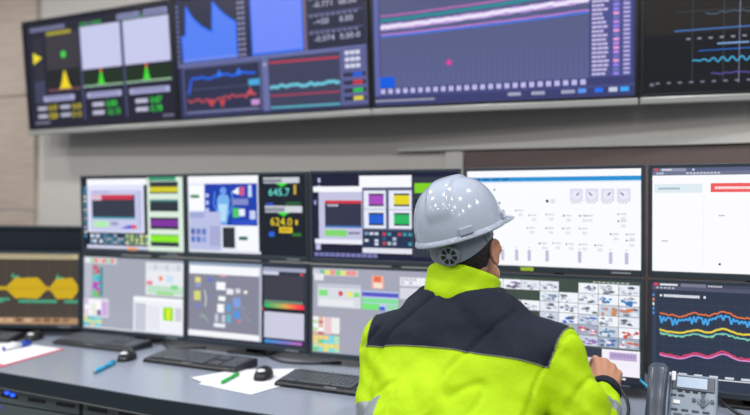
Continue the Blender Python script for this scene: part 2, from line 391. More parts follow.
cols = {1: (-2.6621, 2.5443, -.14), 2: (-2.0443, 2.5345, -.37), 3: (-1.4112, 2.4999, 2.4), 4: (-.784, 2.5104, -1.2), 5: (-.1646, 2.506, -.34)}
ZU, ZL, TU, TL = .1731, -.1933, R(2.9), R(.6)
GU, GL = 'upper row of monitors on the console', 'lower row of monitors on the console'
def icons(c, x0, y0, x1, y1, nx, ny, pal, fill=.7):
    c.n += 1
    for i in range(nx):
        for j in range(ny):
            a = x0 + (x1 - x0) * i / nx; b = y0 + (y1 - y0) * j / ny
            c.f.append(([(a, b), (a + (x1 - x0) / nx * fill, b), (a + (x1 - x0) / nx * fill, b + (y1 - y0) / ny * fill), (a, b + (y1 - y0) / ny * fill)], rnd.choice(pal), None, c.n))
WH = (248, 250, 254)
# upper row
c = Canvas(mW, mH, (22, 28, 50))
icons(c, .005, .12, .035, .86, 1, 12, (LAV, WH, (70, 180, 220)), .6)
c.rect(.04, .015, .65, .10, WH); c.rect(.04, .10, .62, .76, (226, 228, 250)); c.rect(.07, .17, .60, .74, LAV); c.dashes(.1, .28, .185, .02, (150, 152, 200), 8)
c.rect(.09, .235, .53, .56, (52, 57, 74)); c.rect(.09, .235, .51, .30, (206, 54, 76)); c.rect(.09, .24, .19, .31, (226, 190, 206)); c.rect(.09, .545, .53, .57, (70, 160, 180))
c.rect(.10, .60, .26, .69, (176, 236, 176)); c.dashes(.28, .36, .61, .05, (150, 152, 190), 4, .9); c.poly([(.38, .70), (.46, .655), (.54, .655), (.54, .70)], (60, 80, 210)); c.rect(.49, .65, .54, .70, (226, 60, 80))
for i in range(12): c.dashes(.555, .595, .2 + i * .042, .018, (168, 170, 210), 2)
c.rect(.06, .775, .68, .93, (40, 52, 70)); icons(c, .07, .785, .20, .93, 4, 2, (WH, (150, 190, 236), (90, 120, 180))); icons(c, .21, .785, .42, .93, 6, 3, ((60, 130, 160), (110, 170, 190), (190, 200, 220), (40, 60, 90))); icons(c, .43, .785, .67, .93, 5, 3, ((206, 226, 140), (186, 216, 150), (120, 170, 140), (230, 236, 190)))
c.rect(.03, .94, .68, .985, (214, 216, 240)); c.rect(.45, .955, .54, .998, (240, 160, 110))
c.rect(.655, .0, 1, .995, (220, 238, 222)); c.rect(.67, 0, .93, .05, (60, 156, 116))
for y0, y1, a, b, q in ((.06, .22, .13, .20, (214, 206, 40)), (.30, .46, .30, .33, (60, 130, 130)), (.54, .70, .57, .66, (128, 50, 160)), (.77, .93, .78, .87, (140, 236, 40))):
    c.rect(.68, y0, .95, y1, (46, 52, 62)); c.rect(.68, a, .95, b, q)
monitor(*cols[1], TU, ZU, 'far left upper monitor, with four dark boxes banded yellow, teal, purple and lime', c, 1, GU)

c = Canvas(mW, mH, (24, 31, 42)); c.rect(0, .0, .615, .97, (232, 236, 250)); c.rect(0, 0, .615, .09, WH)
c.rect(.01, .12, .145, .44, (250, 252, 255)); c.rect(.02, .24, .10, .28, (50, 130, 70)); c.rect(.15, .10, .605, .63, (26, 62, 176))
c.poly([(.26, .30), (.28, .24), (.35, .24), (.37, .30), (.36, .46), (.34, .62), (.28, .62), (.26, .46)], (120, 180, 240)); c.poly([(.27, .36), (.35, .36), (.335, .58), (.285, .58)], (180, 222, 250)); c.disc(.315, .19, .05, (110, 160, 236)); c.line([(.24, .2), (.23, .36), (.27, .5)], .018, (90, 150, 240)); c.line([(.39, .2), (.40, .36), (.36, .5)], .018, (90, 150, 240))
icons(c, .16, .13, .21, .60, 1, 5, ((200, 215, 250), (230, 236, 255), (26, 62, 176)), .5); c.poly([(.39, .21), (.45, .14), (.45, .24)], WH); c.rect(.455, .14, .50, .25, (206, 90, 140)); c.rect(.53, .12, .56, .27, (200, 220, 250)); c.rect(.39, .29, .53, .37, (130, 140, 200)); c.rect(.395, .41, .45, .53, (80, 200, 110)); c.rect(.45, .42, .50, .51, (235, 240, 255)); c.rect(.54, .44, .59, .55, (200, 210, 245)); c.rect(.39, .56, .59, .61, (40, 80, 200))
c.rect(.01, .46, .29, .96, (186, 192, 230)); c.rect(.01, .46, .145, .54, (160, 170, 216)); icons(c, .02, .68, .17, .88, 3, 2, ((96, 120, 196), (140, 156, 216), (90, 100, 170)), .75); c.rect(.19, .64, .29, .90, (168, 172, 214)); c.rect(.305, .655, .41, .92, (46, 50, 58)); c.rect(.43, .64, .61, .95, WH); c.rect(.445, .77, .52, .815, (40, 100, 100)); c.rect(0, .955, .63, .985, (226, 230, 240))
c.rect(.66, .03, .95, .10, (206, 210, 218)); c.rect(.66, .05, .81, .09, (130, 134, 150)); c.poly([(.76, .10), (.86, .10), (.81, .15)], (60, 220, 60)); c.text('645.7', .70, .16, .095, (110, 240, 226), 1.05); c.rect(.905, .12, .925, .24, (200, 170, 60))
c.rect(.68, .345, .74, .37, (50, 90, 220)); c.rect(.84, .335, .96, .36, (40, 110, 60)); c.rect(.67, .38, .97, .46, (210, 214, 222)); c.rect(.67, .40, .83, .45, (140, 144, 160)); c.poly([(.77, .46), (.87, .46), (.82, .51)], (60, 220, 60)); c.text('624.0', .71, .52, .10, (250, 222, 40), 1.05); c.rect(.915, .55, .935, .61, (220, 190, 40)); c.rect(.785, .64, .89, .71, (240, 206, 40)); c.dashes(.8, .88, .66, .03, (140, 120, 30), 4); c.rect(.70, .70, .745, .76, (40, 100, 220)); c.rect(.89, .71, .96, .75, (50, 120, 50))
monitor(*cols[2], TU, ZU, 'upper row monitor second from left, blue diagram beside cyan and yellow digits on black', c, 1, GU)

c = Canvas(mW, mH, (26, 29, 56)); icons(c, .01, .05, .07, .40, 2, 4, ((196, 196, 236), (150, 150, 200), (26, 29, 56)), .6); c.rect(.02, .83, .055, .90, (190, 190, 226))
c.rect(.005, .15, .36, .215, WH); c.rect(.045, .215, .36, .77, (196, 196, 226)); c.rect(.09, .32, .355, .62, (50, 54, 76)); c.rect(.09, .315, .355, .35, (216, 48, 60)); c.dashes(.11, .19, .36, .025, (210, 210, 230), 5); c.rect(.09, .61, .355, .635, (60, 120, 190)); c.rect(.09, .66, .25, .735, (130, 216, 112)); c.dashes(.26, .345, .68, .03, (90, 90, 120), 5); c.rect(.015, .77, .36, .825, (236, 238, 250))
c.rect(.34, .03, .70, .165, WH); c.rect(.36, .165, .72, .66, (84, 90, 120)); 
for x, y, q in ((.37, .20, (166, 76, 190)), (.545, .20, (230, 216, 30)), (.37, .42, (34, 96, 210)), (.545, .42, (40, 186, 96))):
    c.rect(x, y, x + .155, y + .215, (230, 234, 248)); c.rect(x + .035, y + .035, x + .14, y + .18, (40, 44, 70)); c.rect(x + .035, y + .055, x + .14, y + .16, q)
c.rect(.36, .665, .72, .85, (36, 52, 82)); icons(c, .375, .68, .48, .84, 3, 4, ((220, 224, 240), (140, 160, 200), (36, 52, 82)), .75); icons(c, .50, .68, .71, .84, 6, 3, ((60, 150, 170), (190, 70, 90), (180, 190, 210), (50, 90, 140), (36, 52, 82)), .7); c.rect(.36, .86, .72, .92, (226, 228, 240))
c.rect(.70, .05, .98, .95, (50, 56, 70)); c.rect(.72, .12, .84, .23, (130, 210, 30)); c.rect(.86, .12, .96, .23, (130, 210, 30)); c.rect(.72, .3, .96, .8, (30, 40, 52)); c.dashes(.74, .94, .4, .03, (130, 210, 30), 6)
c.dashes(.01, .47, .93, .045, (120, 122, 176), 12, .86)
monitor(*cols[3], TU, ZU, 'upper row monitor just left of the hard hat, with purple, yellow, blue and green squares', c, 1, GU)

c = Canvas(mW, mH, (250, 251, 254)); c.rect(0, .07, 1, .115, (36, 146, 214)); 
for i in range(4): c.dashes(.04 + i * .06, .08 + i * .06, .08, .02, (20, 80, 130), 3)
c.rect(0, .115, 1, .13, (226, 236, 248))
for i in range(4):
    x = .615 + i * .086; c.rect(x, .195, x + .072, .325, (222, 222, 240)); c.disc(x + .036, .26, .045, (234, 234, 248)); c.line([(x + .036, .265), (x + .05 - i % 2 * .03, .235)], .012, (90, 90, 120)); c.dashes(x + .01, x + .06, .33, .012, (190, 190, 210), 3)
c.disc(.485, .32, .016, (40, 44, 60)); c.disc(.20, .34, .012, (60, 60, 80)); c.disc(.17, .20, .010, (90, 120, 140)); c.rect(.505, .30, .53, .345, (224, 224, 240))
for x, y in ((.30, .42), (.38, .47), (.48, .46), (.58, .47), (.67, .47), (.70, .47), (.88, .45), (.88, .52), (.37, .60), (.48, .60), (.575, .60), (.67, .60), (.84, .65), (.925, .65), (.925, .71), (.44, .76), (.52, .755), (.595, .76), (.67, .76), (.755, .765)):
    c.disc(x, y, .009, rnd.choice(((110, 114, 140), (150, 152, 176), (70, 76, 100)))); c.dashes(x + .012, x + .045, y - .01, .016, (196, 198, 214), 3); c.rect(x + .014, y + .03, x + .04, y + .06, (228, 228, 240))
for x in (.115, .21, .295, .37, .475, .66, .83, .915): c.rect(x, .83, x + .019, .945, (192, 190, 220)); c.dashes(x + .002, x + .018, .80, .012, (200, 200, 220), 2)
m4 = monitor(*cols[4], TU, ZU, 'large white upper monitor right of the hard hat, blue bar and four small gauges', c, 1, GU)
obj('energy_sticker', B(.205, .25, -.0045, -.002, .004, .016), mat('lime sticker', (176, 214, 60), .5), m4, label='lime green sticker on the lower bezel')

c = Canvas(mW, mH, (252, 252, 254)); c.rect(0, 0, 1, .035, (92, 98, 130)); c.rect(0, .035, 1, .072, (112, 118, 146)); c.rect(.01, .005, .03, .028, (220, 80, 90)); c.rect(.04, .005, .17, .033, (150, 154, 178)); c.dashes(.05, .10, .01, .014, (236, 238, 246), 4); c.rect(.2, .01, .21, .026, (230, 230, 240)); c.dashes(.02, .06, .045, .014, (220, 222, 236), 3); c.dashes(.17, .34, .045, .016, (206, 208, 224), 10)
c.rect(.01, .155, .25, .24, (224, 236, 242)); c.dashes(.03, .14, .19, .018, (150, 180, 196), 8, .9); c.rect(.29, .15, .985, .235, (240, 92, 94)); c.dashes(.31, .48, .182, .024, (252, 226, 226), 12, .9); c.dashes(.58, .66, .182, .024, (252, 226, 226), 5, .9); c.rect(.255, .25, .257, .95, (234, 236, 242))
for x, y in ((.33, .45), (.05, .70), (.6, .5), (.75, .72)): c.dashes(x, x + .03, y, .012, (150, 152, 160), 3)
c.disc(.335, .915, .011, (70, 50, 60))
monitor(*cols[5], TU, ZU, 'upper row monitor at the far right, white page with a salmon red header bar', c, 1, GU)

# lower row
GRY = (166, 170, 184)
c = Canvas(mW, mH, GRY); c.rect(0, 0, .34, .09, (214, 216, 226)); icons(c, .02, .02, .32, .08, 7, 1, ((240, 245, 250), (150, 220, 170), (230, 130, 130), (240, 190, 190)), .9)
c.rect(.0, .09, .08, .56, (186, 190, 206))
for y0, y1, q in ((.12, .24, (206, 80, 110)), (.24, .36, (80, 190, 220)), (.36, .48, (190, 60, 200)), (.48, .56, (90, 206, 90))): c.rect(.095, y0, .16, y1, q)
c.rect(.16, .14, .20, .55, (60, 150, 160)); icons(c, .10, .13, .19, .55, 2, 8, ((90, 170, 200), (210, 90, 140), (120, 200, 170), (160, 80, 200)), .6)
c.rect(0, .58, .26, .84, (222, 220, 232)); icons(c, .01, .6, .13, .83, 3, 3, (WH, (232, 240, 210), (240, 210, 220), (206, 190, 232)), .85); c.rect(.13, .6, .18, .82, (250, 252, 250)); c.rect(.19, .62, .25, .82, (208, 170, 226)); c.rect(.14, .74, .18, .82, (120, 90, 150))
icons(c, .0, .84, .19, .975, 5, 3, ((110, 216, 226), (236, 226, 120), (180, 230, 190), (90, 196, 216), (240, 200, 130)), .95)
c.rect(.635, .04, 1, .48, (234, 236, 242)); icons(c, .65, .06, .98, .16, 6, 1, ((206, 210, 220), (220, 224, 232)), .85); c.disc(.78, .25, .035, (236, 150, 100)); c.rect(.645, .29, .70, .345, (230, 130, 150)); c.rect(.83, .2, .90, .3, (206, 226, 246)); c.rect(.65, .35, .99, .46, (190, 226, 200)); c.rect(.88, .33, .94, .39, (130, 220, 140)); c.rect(.74, .43, .90, .47, (150, 220, 130))
c.rect(.515, .51, .995, .985, (240, 242, 248)); c.rect(.53, .60, .64, .97, (198, 200, 214)); c.dashes(.66, .78, .62, .33, (222, 224, 234), 4, .6); c.rect(.805, .63, .90, .81, (150, 226, 40)); c.rect(.84, .65, .87, .79, (236, 240, 40)); c.rect(.92, .63, .98, .81, (206, 206, 220)); c.rect(.515, .52, .99, .56, WH)
c.rect(0, .975, .52, 1, (214, 218, 228))
monitor(*cols[1], TL, ZL, 'lower row monitor second from left, grey desktop with magenta-cyan strip and lime block', c, 0, GL)

c = Canvas(mW, mH, (46, 51, 70)); c.rect(0, 0, .64, .05, (146, 162, 188)); c.rect(.005, .045, .63, .155, (246, 248, 252)); c.rect(.0, .155, .62, .89, (134, 136, 154)); c.rect(.0, .89, .62, .965, (244, 246, 250)); c.rect(.62, .05, .64, .97, (186, 190, 206))
for a, b, d, e, q in ((.25, .25, .33, .35, WH), (.27, .43, .33, .49, WH), (.26, .53, .32, .64, WH), (.23, .78, .33, .83, (236, 238, 246)), (.06, .20, .11, .27, (226, 220, 130)), (.05, .38, .11, .50, (214, 216, 120)), (.06, .28, .11, .33, (150, 156, 206)), (.06, .56, .11, .60, (120, 130, 200)), (.17, .20, .22, .25, (110, 120, 206)), (.34, .33, .40, .40, (236, 238, 244)), (.42, .32, .46, .38, (220, 220, 230)), (.34, .52, .38, .62, (96, 160, 216)), (.40, .44, .46, .56, (130, 160, 230)), (.40, .60, .46, .70, (90, 150, 226)), (.34, .66, .38, .76, (100, 180, 200)), (.49, .34, .52, .38, (236, 236, 220)), (.17, .42, .20, .45, (120, 130, 190)), (.28, .15, .34, .18, (220, 170, 180)), (.44, .72, .46, .75, (230, 130, 150)), (.10, .70, .16, .71, (200, 170, 190)), (.24, .66, .27, .76, (200, 204, 220)), (.30, .67, .33, .76, (200, 204, 220))): c.rect(a, b, d, e, q)
c.line([(.145, .36), (.16, .45), (.155, .58)], .012, (240, 240, 246)); c.line([(.12, .67), (.18, .77)], .010, (150, 210, 150))
icons(c, .46, .5, .56, .75, 4, 5, ((150, 152, 170), (134, 136, 154), (160, 162, 190)), .4)
c.rect(.65, .03, 1, .08, (160, 166, 190)); c.rect(.65, .08, .78, .12, (210, 214, 232)); c.rect(.665, .12, .985, .42, (62, 62, 76)); c.rect(.95, .09, .98, .12, (200, 70, 80)); c.dashes(.67, .98, .435, .03, (140, 190, 150), 16, .5)
for i in range(10):
    t = i / 9; q = (60 + 190 * min(1, t * 1.6), 180 if t < .5 else 180 - 130 * (t - .5) * 2, 110 - 40 * t); c.rect(.665 + .032 * i, .47, .697 + .032 * i, .53, q)
c.rect(.65, .53, .985, .57, (24, 28, 38)); c.rect(.665, .58, .985, .90, (208, 208, 228)); c.dashes(.68, .98, .6, .28, (198, 198, 222), 12, .5)
for i in range(10): c.rect(.67 + .03 * i, .925, .70 + .03 * i, .965, (60 + 14 * i, 150 - 5 * i, 226 - 4 * i))
c.rect(.645, .53, .66, .56, (220, 60, 70))
monitor(*cols[2], TL, ZL, 'lower row monitor third from left, grey diagram of white blocks beside a rainbow strip', c, 0, GL)

c = Canvas(mW, mH, (166, 167, 184)); c.rect(0, .02, .33, .09, (206, 208, 218)); icons(c, .05, .025, .32, .085, 7, 1, ((226, 230, 120), (130, 214, 130), (236, 120, 120), (240, 150, 150), (236, 240, 244), (120, 190, 170)), .95); c.rect(.01, .07, .08, .15, (232, 232, 240))
c.rect(.425, .065, .51, .215, (236, 176, 160)); c.rect(.44, .075, .49, .14, (240, 110, 80)); c.rect(.44, .15, .50, .21, (250, 226, 210)); c.rect(.62, .07, .80, .17, (226, 228, 236)); icons(c, .63, .08, .79, .16, 6, 2, ((196, 198, 214), WH), .7); c.rect(.62, .19, .77, .32, (214, 216, 226)); icons(c, .82, .07, .98, .4, 4, 5, ((226, 228, 236), (150, 220, 150), WH), .8)
c.rect(.035, .185, .35, .46, (216, 222, 228)); c.rect(.035, .185, .35, .23, (196, 200, 214)); c.rect(.045, .26, .11, .33, (130, 226, 130)); c.disc(.205, .295, .03, (220, 60, 70)); c.rect(.25, .27, .29, .33, (236, 232, 130)); c.rect(.30, .275, .34, .33, (130, 222, 120)); c.rect(.05, .37, .30, .44, (232, 236, 240))
c.rect(.36, .245, .61, .46, (190, 206, 236)); c.rect(.36, .26, .61, .31, (90, 90, 200)); c.rect(.36, .33, .61, .38, (130, 226, 150)); c.rect(.36, .39, .48, .46, (120, 230, 120)); c.rect(.48, .42, .52, .46, (70, 90, 220)); c.rect(.53, .39, .61, .45, (150, 220, 170))
c.rect(.005, .58, .20, .76, (232, 234, 238)); icons(c, .005, .58, .085, .80, 2, 5, ((190, 226, 170), (230, 180, 150), WH, (206, 110, 100)), .85); c.rect(.09, .58, .14, .78, (236, 200, 206)); c.rect(.145, .60, .195, .77, (236, 240, 236))
icons(c, .005, .80, .20, .99, 5, 4, ((110, 210, 130), (236, 226, 120), (120, 222, 226), (240, 210, 130), (180, 230, 190)), .95)
monitor(*cols[3], TL, ZL, 'lower row monitor beside the left shoulder of the worker, grey with an orange square', c, 0, GL)

c = Canvas(mW, mH, (66, 80, 72)); NC = 9
pal = ((232, 236, 246), (204, 212, 228), (166, 176, 196), (120, 132, 150), (242, 245, 250), (92, 104, 112), (196, 200, 214))
acc = {(7, 1): (40, 130, 214), (8, 1): (50, 120, 190), (7, 2): (206, 140, 90), (8, 2): (206, 130, 100), (5, 3): (60, 110, 214), (6, 3): (80, 110, 200), (5, 4): (190, 210, 60), (6, 4): (214, 90, 120), (7, 4): (80, 140, 180), (8, 4): (206, 90, 80), (4, 1): (130, 150, 180), (6, 5): (150, 120, 190), (7, 5): (90, 120, 180), (8, 5): (206, 110, 90), (2, 0): (150, 120, 170), (1, 4): (200, 90, 80), (3, 5): (60, 140, 200)}
dark = {(5, 0), (0, 0), (1, 1), (2, 1), (3, 1), (0, 2), (3, 3), (2, 4)}
for i in range(NC):
    for j in range(6):
        a, b = .005 + i * .1105, .035 + j * .105; w_, h_ = .107, .101
        if (i, j) in dark: continue
        base = rnd.choice(pal[:3] + pal[4:5]); c.rect(a, b, a + w_, b + h_, base)
        for k in range(12):
            x, y = a + rnd.uniform(0, .7) * w_, b + rnd.uniform(.1, .7) * h_; q = rnd.choice(pal)
            if (i, j) in acc and k % 2: q = acc[(i, j)]
            sx, sy = rnd.uniform(.15, .4) * w_, rnd.uniform(.15, .4) * h_
            c.poly([(x, y + sy * .3), (x + sx * .5, y), (min(x + sx, a + w_), y + sy * .5), (x + sx * .7, min(y + sy, b + h_)), (x + sx * .1, min(y + sy * .9, b + h_))], q)
c.dashes(.75, .95, .012, .014, (180, 190, 186), 8)
c.rect(0, .675, .80, .93, (222, 216, 234)); c.rect(.66, .675, .83, .77, (58, 62, 76)); c.rect(.05, .70, .66, .80, (190, 182, 214)); c.rect(.80, .675, 1, .93, (244, 240, 250)); c.rect(.84, .70, .985, .775, (192, 170, 212)); c.dashes(.85, .98, .71, .04, (168, 146, 196), 8)
c.rect(0, .93, 1, 1, (40, 44, 56)); icons(c, .80, .945, .98, .985, 5, 1, ((230, 232, 244), (150, 190, 236), (40, 44, 56)), .5)
monitor(*cols[4], TL, ZL, 'lower row monitor in front of the worker, mosaic of small camera views', c, 0, GL)

c = Canvas(mW, mH, (48, 58, 78)); c.rect(0, 0, 1, .035, (70, 74, 98)); c.rect(0, .035, 1, .07, (84, 88, 112)); c.rect(.01, .005, .03, .03, (226, 70, 90)); c.dashes(.04, .13, .01, .018, (240, 240, 246), 7, .9); c.rect(.145, 0, .27, .034, (120, 124, 146)); c.dashes(.28, .35, .01, .016, (200, 204, 214), 6); c.dashes(.02, .12, .043, .016, (180, 184, 200), 5)
c.rect(0, .07, .022, 1, (58, 66, 86)); icons(c, .003, .11, .017, .33, 1, 5, ((240, 150, 70), (90, 150, 220), (236, 236, 240)), .6); c.rect(.04, .115, .05, .135, WH); c.dashes(.06, .24, .112, .026, (226, 230, 240), 16, .85); c.rect(.258, .115, .268, .135, WH)
for i in range(9): c.line([(.04, .2 + i * .08), (.99, .2 + i * .08)], .002, (70, 80, 100))
for i in range(14): c.line([(.06 + i * .07, .18), (.06 + i * .07, .88)], .002, (66, 76, 98))
wave = lambda t: .012 * math.sin(t * 47 + 2) + .02 * math.sin(t * 17) + .025 * math.sin(t * 9 + .7) + .015 * math.sin(t * 31)
c.line([(.04 + i * .0095, .30 + .06 * i / 100 + wave(i / 100) * .8 + (rnd.uniform(0, .075) if i % 2 else 0)) for i in range(101)], .016, (74, 166, 236))
c.line([(.04 + i * .0095, .275 + .06 * i / 100 + wave(i / 100) * .8 + rnd.uniform(-.012, .006)) for i in range(101)], .013, (232, 120, 70))
c.line([(.04 + i * .0095, .435 + .04 * i / 100 + wave(i / 100) * .8 + rnd.uniform(-.004, .004)) for i in range(101)], .018, (236, 214, 70))
c.line([(.04 + i * .0095, .47 + .06 * i / 100 + wave(i / 100) * .7 + rnd.uniform(-.012, .012)) for i in range(101)], .013, (150, 216, 160)); c.line([(.04 + i * .0095, .465 + .07 * i / 100 + wave(i / 100) * .7) for i in range(101)], .010, (110, 196, 200))
c.line([(.04 + i * .0095, .655 + .05 * i / 100 + wave(i / 100) * .9 + rnd.uniform(-.008, .008)) for i in range(101)], .017, (216, 70, 110)); c.line([(.04 + i * .0095, .675 + .05 * i / 100 + wave(i / 100) * .9) for i in range(101)], .012, (226, 150, 220))
c.line([(.04, .895), (.99, .895)], .010, (226, 230, 240)); c.dashes(.06, .97, .862, .02, (220, 224, 234), 12, .55)
monitor(*cols[5], TL, ZL, 'lower row monitor at the far right behind the telephone, coloured trend lines on slate', c, 0, GL)

c = Canvas(mW, mH, (72, 64, 56)); c.rect(0, 0, 1, .07, (196, 182, 146)); c.dashes(.02, .96, .02, .02, (140, 126, 100), 30, .8)
for i in range(6): c.line([(.08 + i * .17, .08), (.08 + i * .17, .9)], .004, (96, 88, 74))
def lens(x0, x1, h):
    n = 14; top = [(x0 + (x1 - x0) * i / n, .49 - (.03 + h * min(1, 1.6 * math.sin(math.pi * i / n)) + rnd.uniform(0, .012))) for i in range(n + 1)]
    bot = [(x, .49 + (.49 - y) * .95) for x, y in reversed(top)]
    for i in range(n): c.poly([top[i], top[i + 1], bot[n - i - 1], bot[n - i]], (208, 172, 24))
for x0, x1 in ((-.02, .05), (.08, .36), (.43, .74), (.78, 1.04)): lens(max(x0, 0), min(x1, 1), .115)
c.rect(0, .465, 1, .515, (200, 166, 24))
for a, b, y in ((.13, .18, .33), (.46, .525, .31), (.82, .88, .325)): c.rect(a, y, b, y + .025, (80, 170, 130)); c.rect(a + .01, y - .04, a + .02, y, (80, 170, 130))
for a, b in ((.05, .40), (.52, .83), (.89, 1)): c.rect(a, .655, b, .695, (70, 166, 130))
c.rect(.0, .63, .45, .665, (70, 166, 130)); c.rect(0, .91, 1, 1, (178, 140, 104)); icons(c, .05, .92, .95, .99, 12, 1, ((140, 100, 74), (206, 176, 140), (110, 84, 66)), .7)
a = R(24.4)
monitor(-2.68 - MW * math.cos(a), 2.555 - MW * math.sin(a), 24.4, R(1), ZL + .008, 'leftmost lower monitor with an amber waveform on dark brown', c, 0, GL)

# ------------------------------------------------------------------ the seated worker
M_skin = mat('skin', (196, 140, 112), .5, bump=.05, bscale=90)
M_hair = mat('dark hair', (38, 34, 36), .75, bump=.6, bscale=160)
M_lime = mat('hi vis fabric', (184, 226, 0), .65, bump=.25, bscale=30, spec=.25)
M_navy = mat('navy fabric', (27, 34, 50), .75, bump=.3, bscale=40, spec=.25)
M_refl = mat('reflective tape', (150, 160, 166), .35, .2)
M_pipe = mat('seam piping', (120, 126, 110), .6)
M_hat = mat('hard hat shell', (176, 187, 205), .13, coat=.1)
M_strap = mat('harness plastic', (128, 140, 152), .45)
M_trous = mat('navy trousers', (34, 42, 62), .75)

H = Vector((-.594, 1.915, 1.258))
HM = T(H) @ RZ(R(0)) @ RX(R(13)) @ RY(R(-10))
SR, ER, WR = Vector((-.350, 1.845, 1.003)), Vector((-.250, 1.80, .835)), Vector((-.237, 2.02, .910))
SL, EL, WL = Vector((-.795, 1.855, 1.0)), Vector((-.760, 1.74, .79)), Vector((-.70, 1.96, .835))
NECK = Vector((-.60, 1.87, 1.112))
person = thing('person', 'seated worker from behind in white hard hat and yellow-green jacket with navy shoulders', 'person', T((-.6, 1.62, .5)))
pinv = T((.6, -1.62, -.5))
def hand(bm, wr, f, up, mirror=1):
    f = f.normalized(); x = f.cross(up).normalized() * mirror; z = (x.cross(f) * mirror).normalized()
    M = Matrix((( x.x, f.x, z.x, wr.x), (x.y, f.y, z.y, wr.y), (x.z, f.z, z.z, wr.z), (0, 0, 0, 1)))
    P = lambda a, b, c: M @ Vector((a, b, c))
    ks = [(-.031, .088, .004), (-.0105, .094, .007), (.0115, .089, .005), (.032, .079, -.001)]
    for i, k in enumerate(ks):
        capsule(bm, P(k[0] * .45, .0, 0), P(*k), .0175, .0125)
        capsule(bm, P(k[0] * .9, .02, -.008), P(k[0], k[1] - .01, -.009), .014, .012)
        L = (.040, .045, .042, .033)[i]; p = Vector(k); a = R(28 + 6 * i)
        for s_, r0, r1, da in ((1, .0105, .0094, 42), (.62, .0092, .0083, 30), (.52, .0082, .0070, 0)):
            q = p + Vector((k[0] * .05, math.cos(a), -math.sin(a))) * L * s_
            capsule(bm, P(*p), P(*q), r0, r1, 12); p = q; a += R(da)
    capsule(bm, P(-.016, .012, -.010), P(-.047, .048, -.022), .0165, .0125)
    capsule(bm, P(-.047, .048, -.022), P(-.050, .080, -.034), .0115, .0098)
    capsule(bm, P(-.050, .080, -.034), P(-.040, .103, -.044), .0098, .0080)
bm = bmesh.new()
ell(bm, (0, -.004, .035), (.078, .099, .106), HM); ell(bm, (0, .02, -.03), (.066, .078, .075), HM)
ell(bm, (0, .045, -.075), (.046, .05, .038), HM); capsule(bm, HM @ Vector((-.045, .02, -.07)), HM @ Vector((.045, .02, -.07)), .03, .03)
capsule(bm, HM @ Vector((0, .098, .02)), HM @ Vector((0, .114, -.018)), .009, .014)                  # nose
ell(bm, (0, .09, -.052), (.024, .012, .007), HM); ell(bm, (0, .088, -.064), (.02, .011, .007), HM)    # lips
for s in (-1, 1):
    ell(bm, (s * .033, .086, .026), (.016, .012, .010), HM); ell(bm, (s * .035, .09, .045), (.024, .01, .007), HM); ell(bm, (s * .045, .07, -.012), (.022, .02, .016), HM)
    E_ = HM @ T((s * .080, -.008, -.004)) @ RZ(s * R(-24)) @ RX(R(-8))
    ell(bm, (s * .004, 0, 0), (.0085, .019, .034), E_); ell(bm, (s * .002, .004, -.026), (.008, .011, .012), E_)
    for k in range(9):                                                                               # helix rim
        a0, a1 = R(-70 + k * 28), R(-70 + (k + 1) * 28)
        capsule(bm, E_ @ Vector((s * .010, -.019 * math.cos(a0) , .033 * math.sin(a0))), E_ @ Vector((s * .010, -.019 * math.cos(a1), .033 * math.sin(a1))), .0048, .0048, 8)
capsule(bm, HM @ Vector((0, -.022, -.03)), NECK + Vector((0, .004, -.005)), .060, .060)
for c0, rx, ry in ((NECK + Vector((.02, .018, -.09)), .09, .05), (Vector((-.6, 1.82, .99)), .17, .10), (Vector((-.6, 1.75, .84)), .16, .11), (Vector((-.6, 1.67, .68)), .155, .11), (Vector((-.6, 1.63, .58)), .165, .125)):
    ell(bm, c0, (rx, ry, .14))
for s_, e_, w_ in ((SR, ER, WR), (SL, EL, WL)):
    capsule(bm, NECK + Vector((0, .005, -.07)), s_, .04, .055); capsule(bm, s_, e_, .052, .042); capsule(bm, e_, w_, .042, .027)
fwd = Vector((-.06, .88, .44)); hand(bm, WR, fwd, Vector((.46, -.35, .84)))
hand(bm, WL, Vector((.25, .9, -.18)), Vector((-.25, .1, .95)), -1)
KN = [Vector((-.6 + s * .13, 2.03, .53)) for s in (-1, 1)]; AN = [Vector((-.6 + s * .13, 2.0, .10)) for s in (-1, 1)]
for s, k, a_ in ((-1, KN[0], AN[0]), (1, KN[1], AN[1])):
    capsule(bm, (-.6 + s * .09, 1.64, .57), k, .08, .06); capsule(bm, k, a_, .056, .038); capsule(bm, a_ + Vector((0, 0, -.04)), a_ + Vector((0, .14, -.065)), .034, .026)
me = remesh(bm, .0042, 4); me.transform(pinv)
obj('body', me, M_skin, person, True)

# hair: short, shaped to the skull, cut along a hairline above neck and ears
bm = bmesh.new()
bmesh.ops.create_uvsphere(bm, u_segments=64, v_segments=40, radius=1)
for v in bm.verts:
    d = v.co.copy(); v.co = Vector((d.x * .0825, -.007 + d.y * .1035, .030 + d.z * .110))
    if v.co.z < 0: v.co.x *= 1 - .35 * min(1, -v.co.z / .08) * .6; v.co.y += .0
    v.co += v.co.normalized() * noise.noise(v.co * 90) * .0012
bmesh.ops.bisect_plane(bm, geom=bm.verts[:] + bm.edges[:] + bm.faces[:], plane_co=(0, -.06, -.072), plane_no=(0, -.45, -1) , clear_outer=True)
bmesh.ops.bisect_plane(bm, geom=bm.verts[:] + bm.edges[:] + bm.faces[:], plane_co=(0, .045, 0), plane_no=(0, 1, -.25), clear_outer=True)
bm2 = []
for f in bm.faces:
    p = f.calc_center_median()
    if abs(p.x) > .055 and p.z < .016 and -.022 < p.y < .03 and (p.z < .03): bm2.append(f)
bmesh.ops.delete(bm, geom=bm2, context='FACES')
me = bpy.data.meshes.new('hair'); bm.to_mesh(me); bm.free(); me.transform(pinv @ HM)
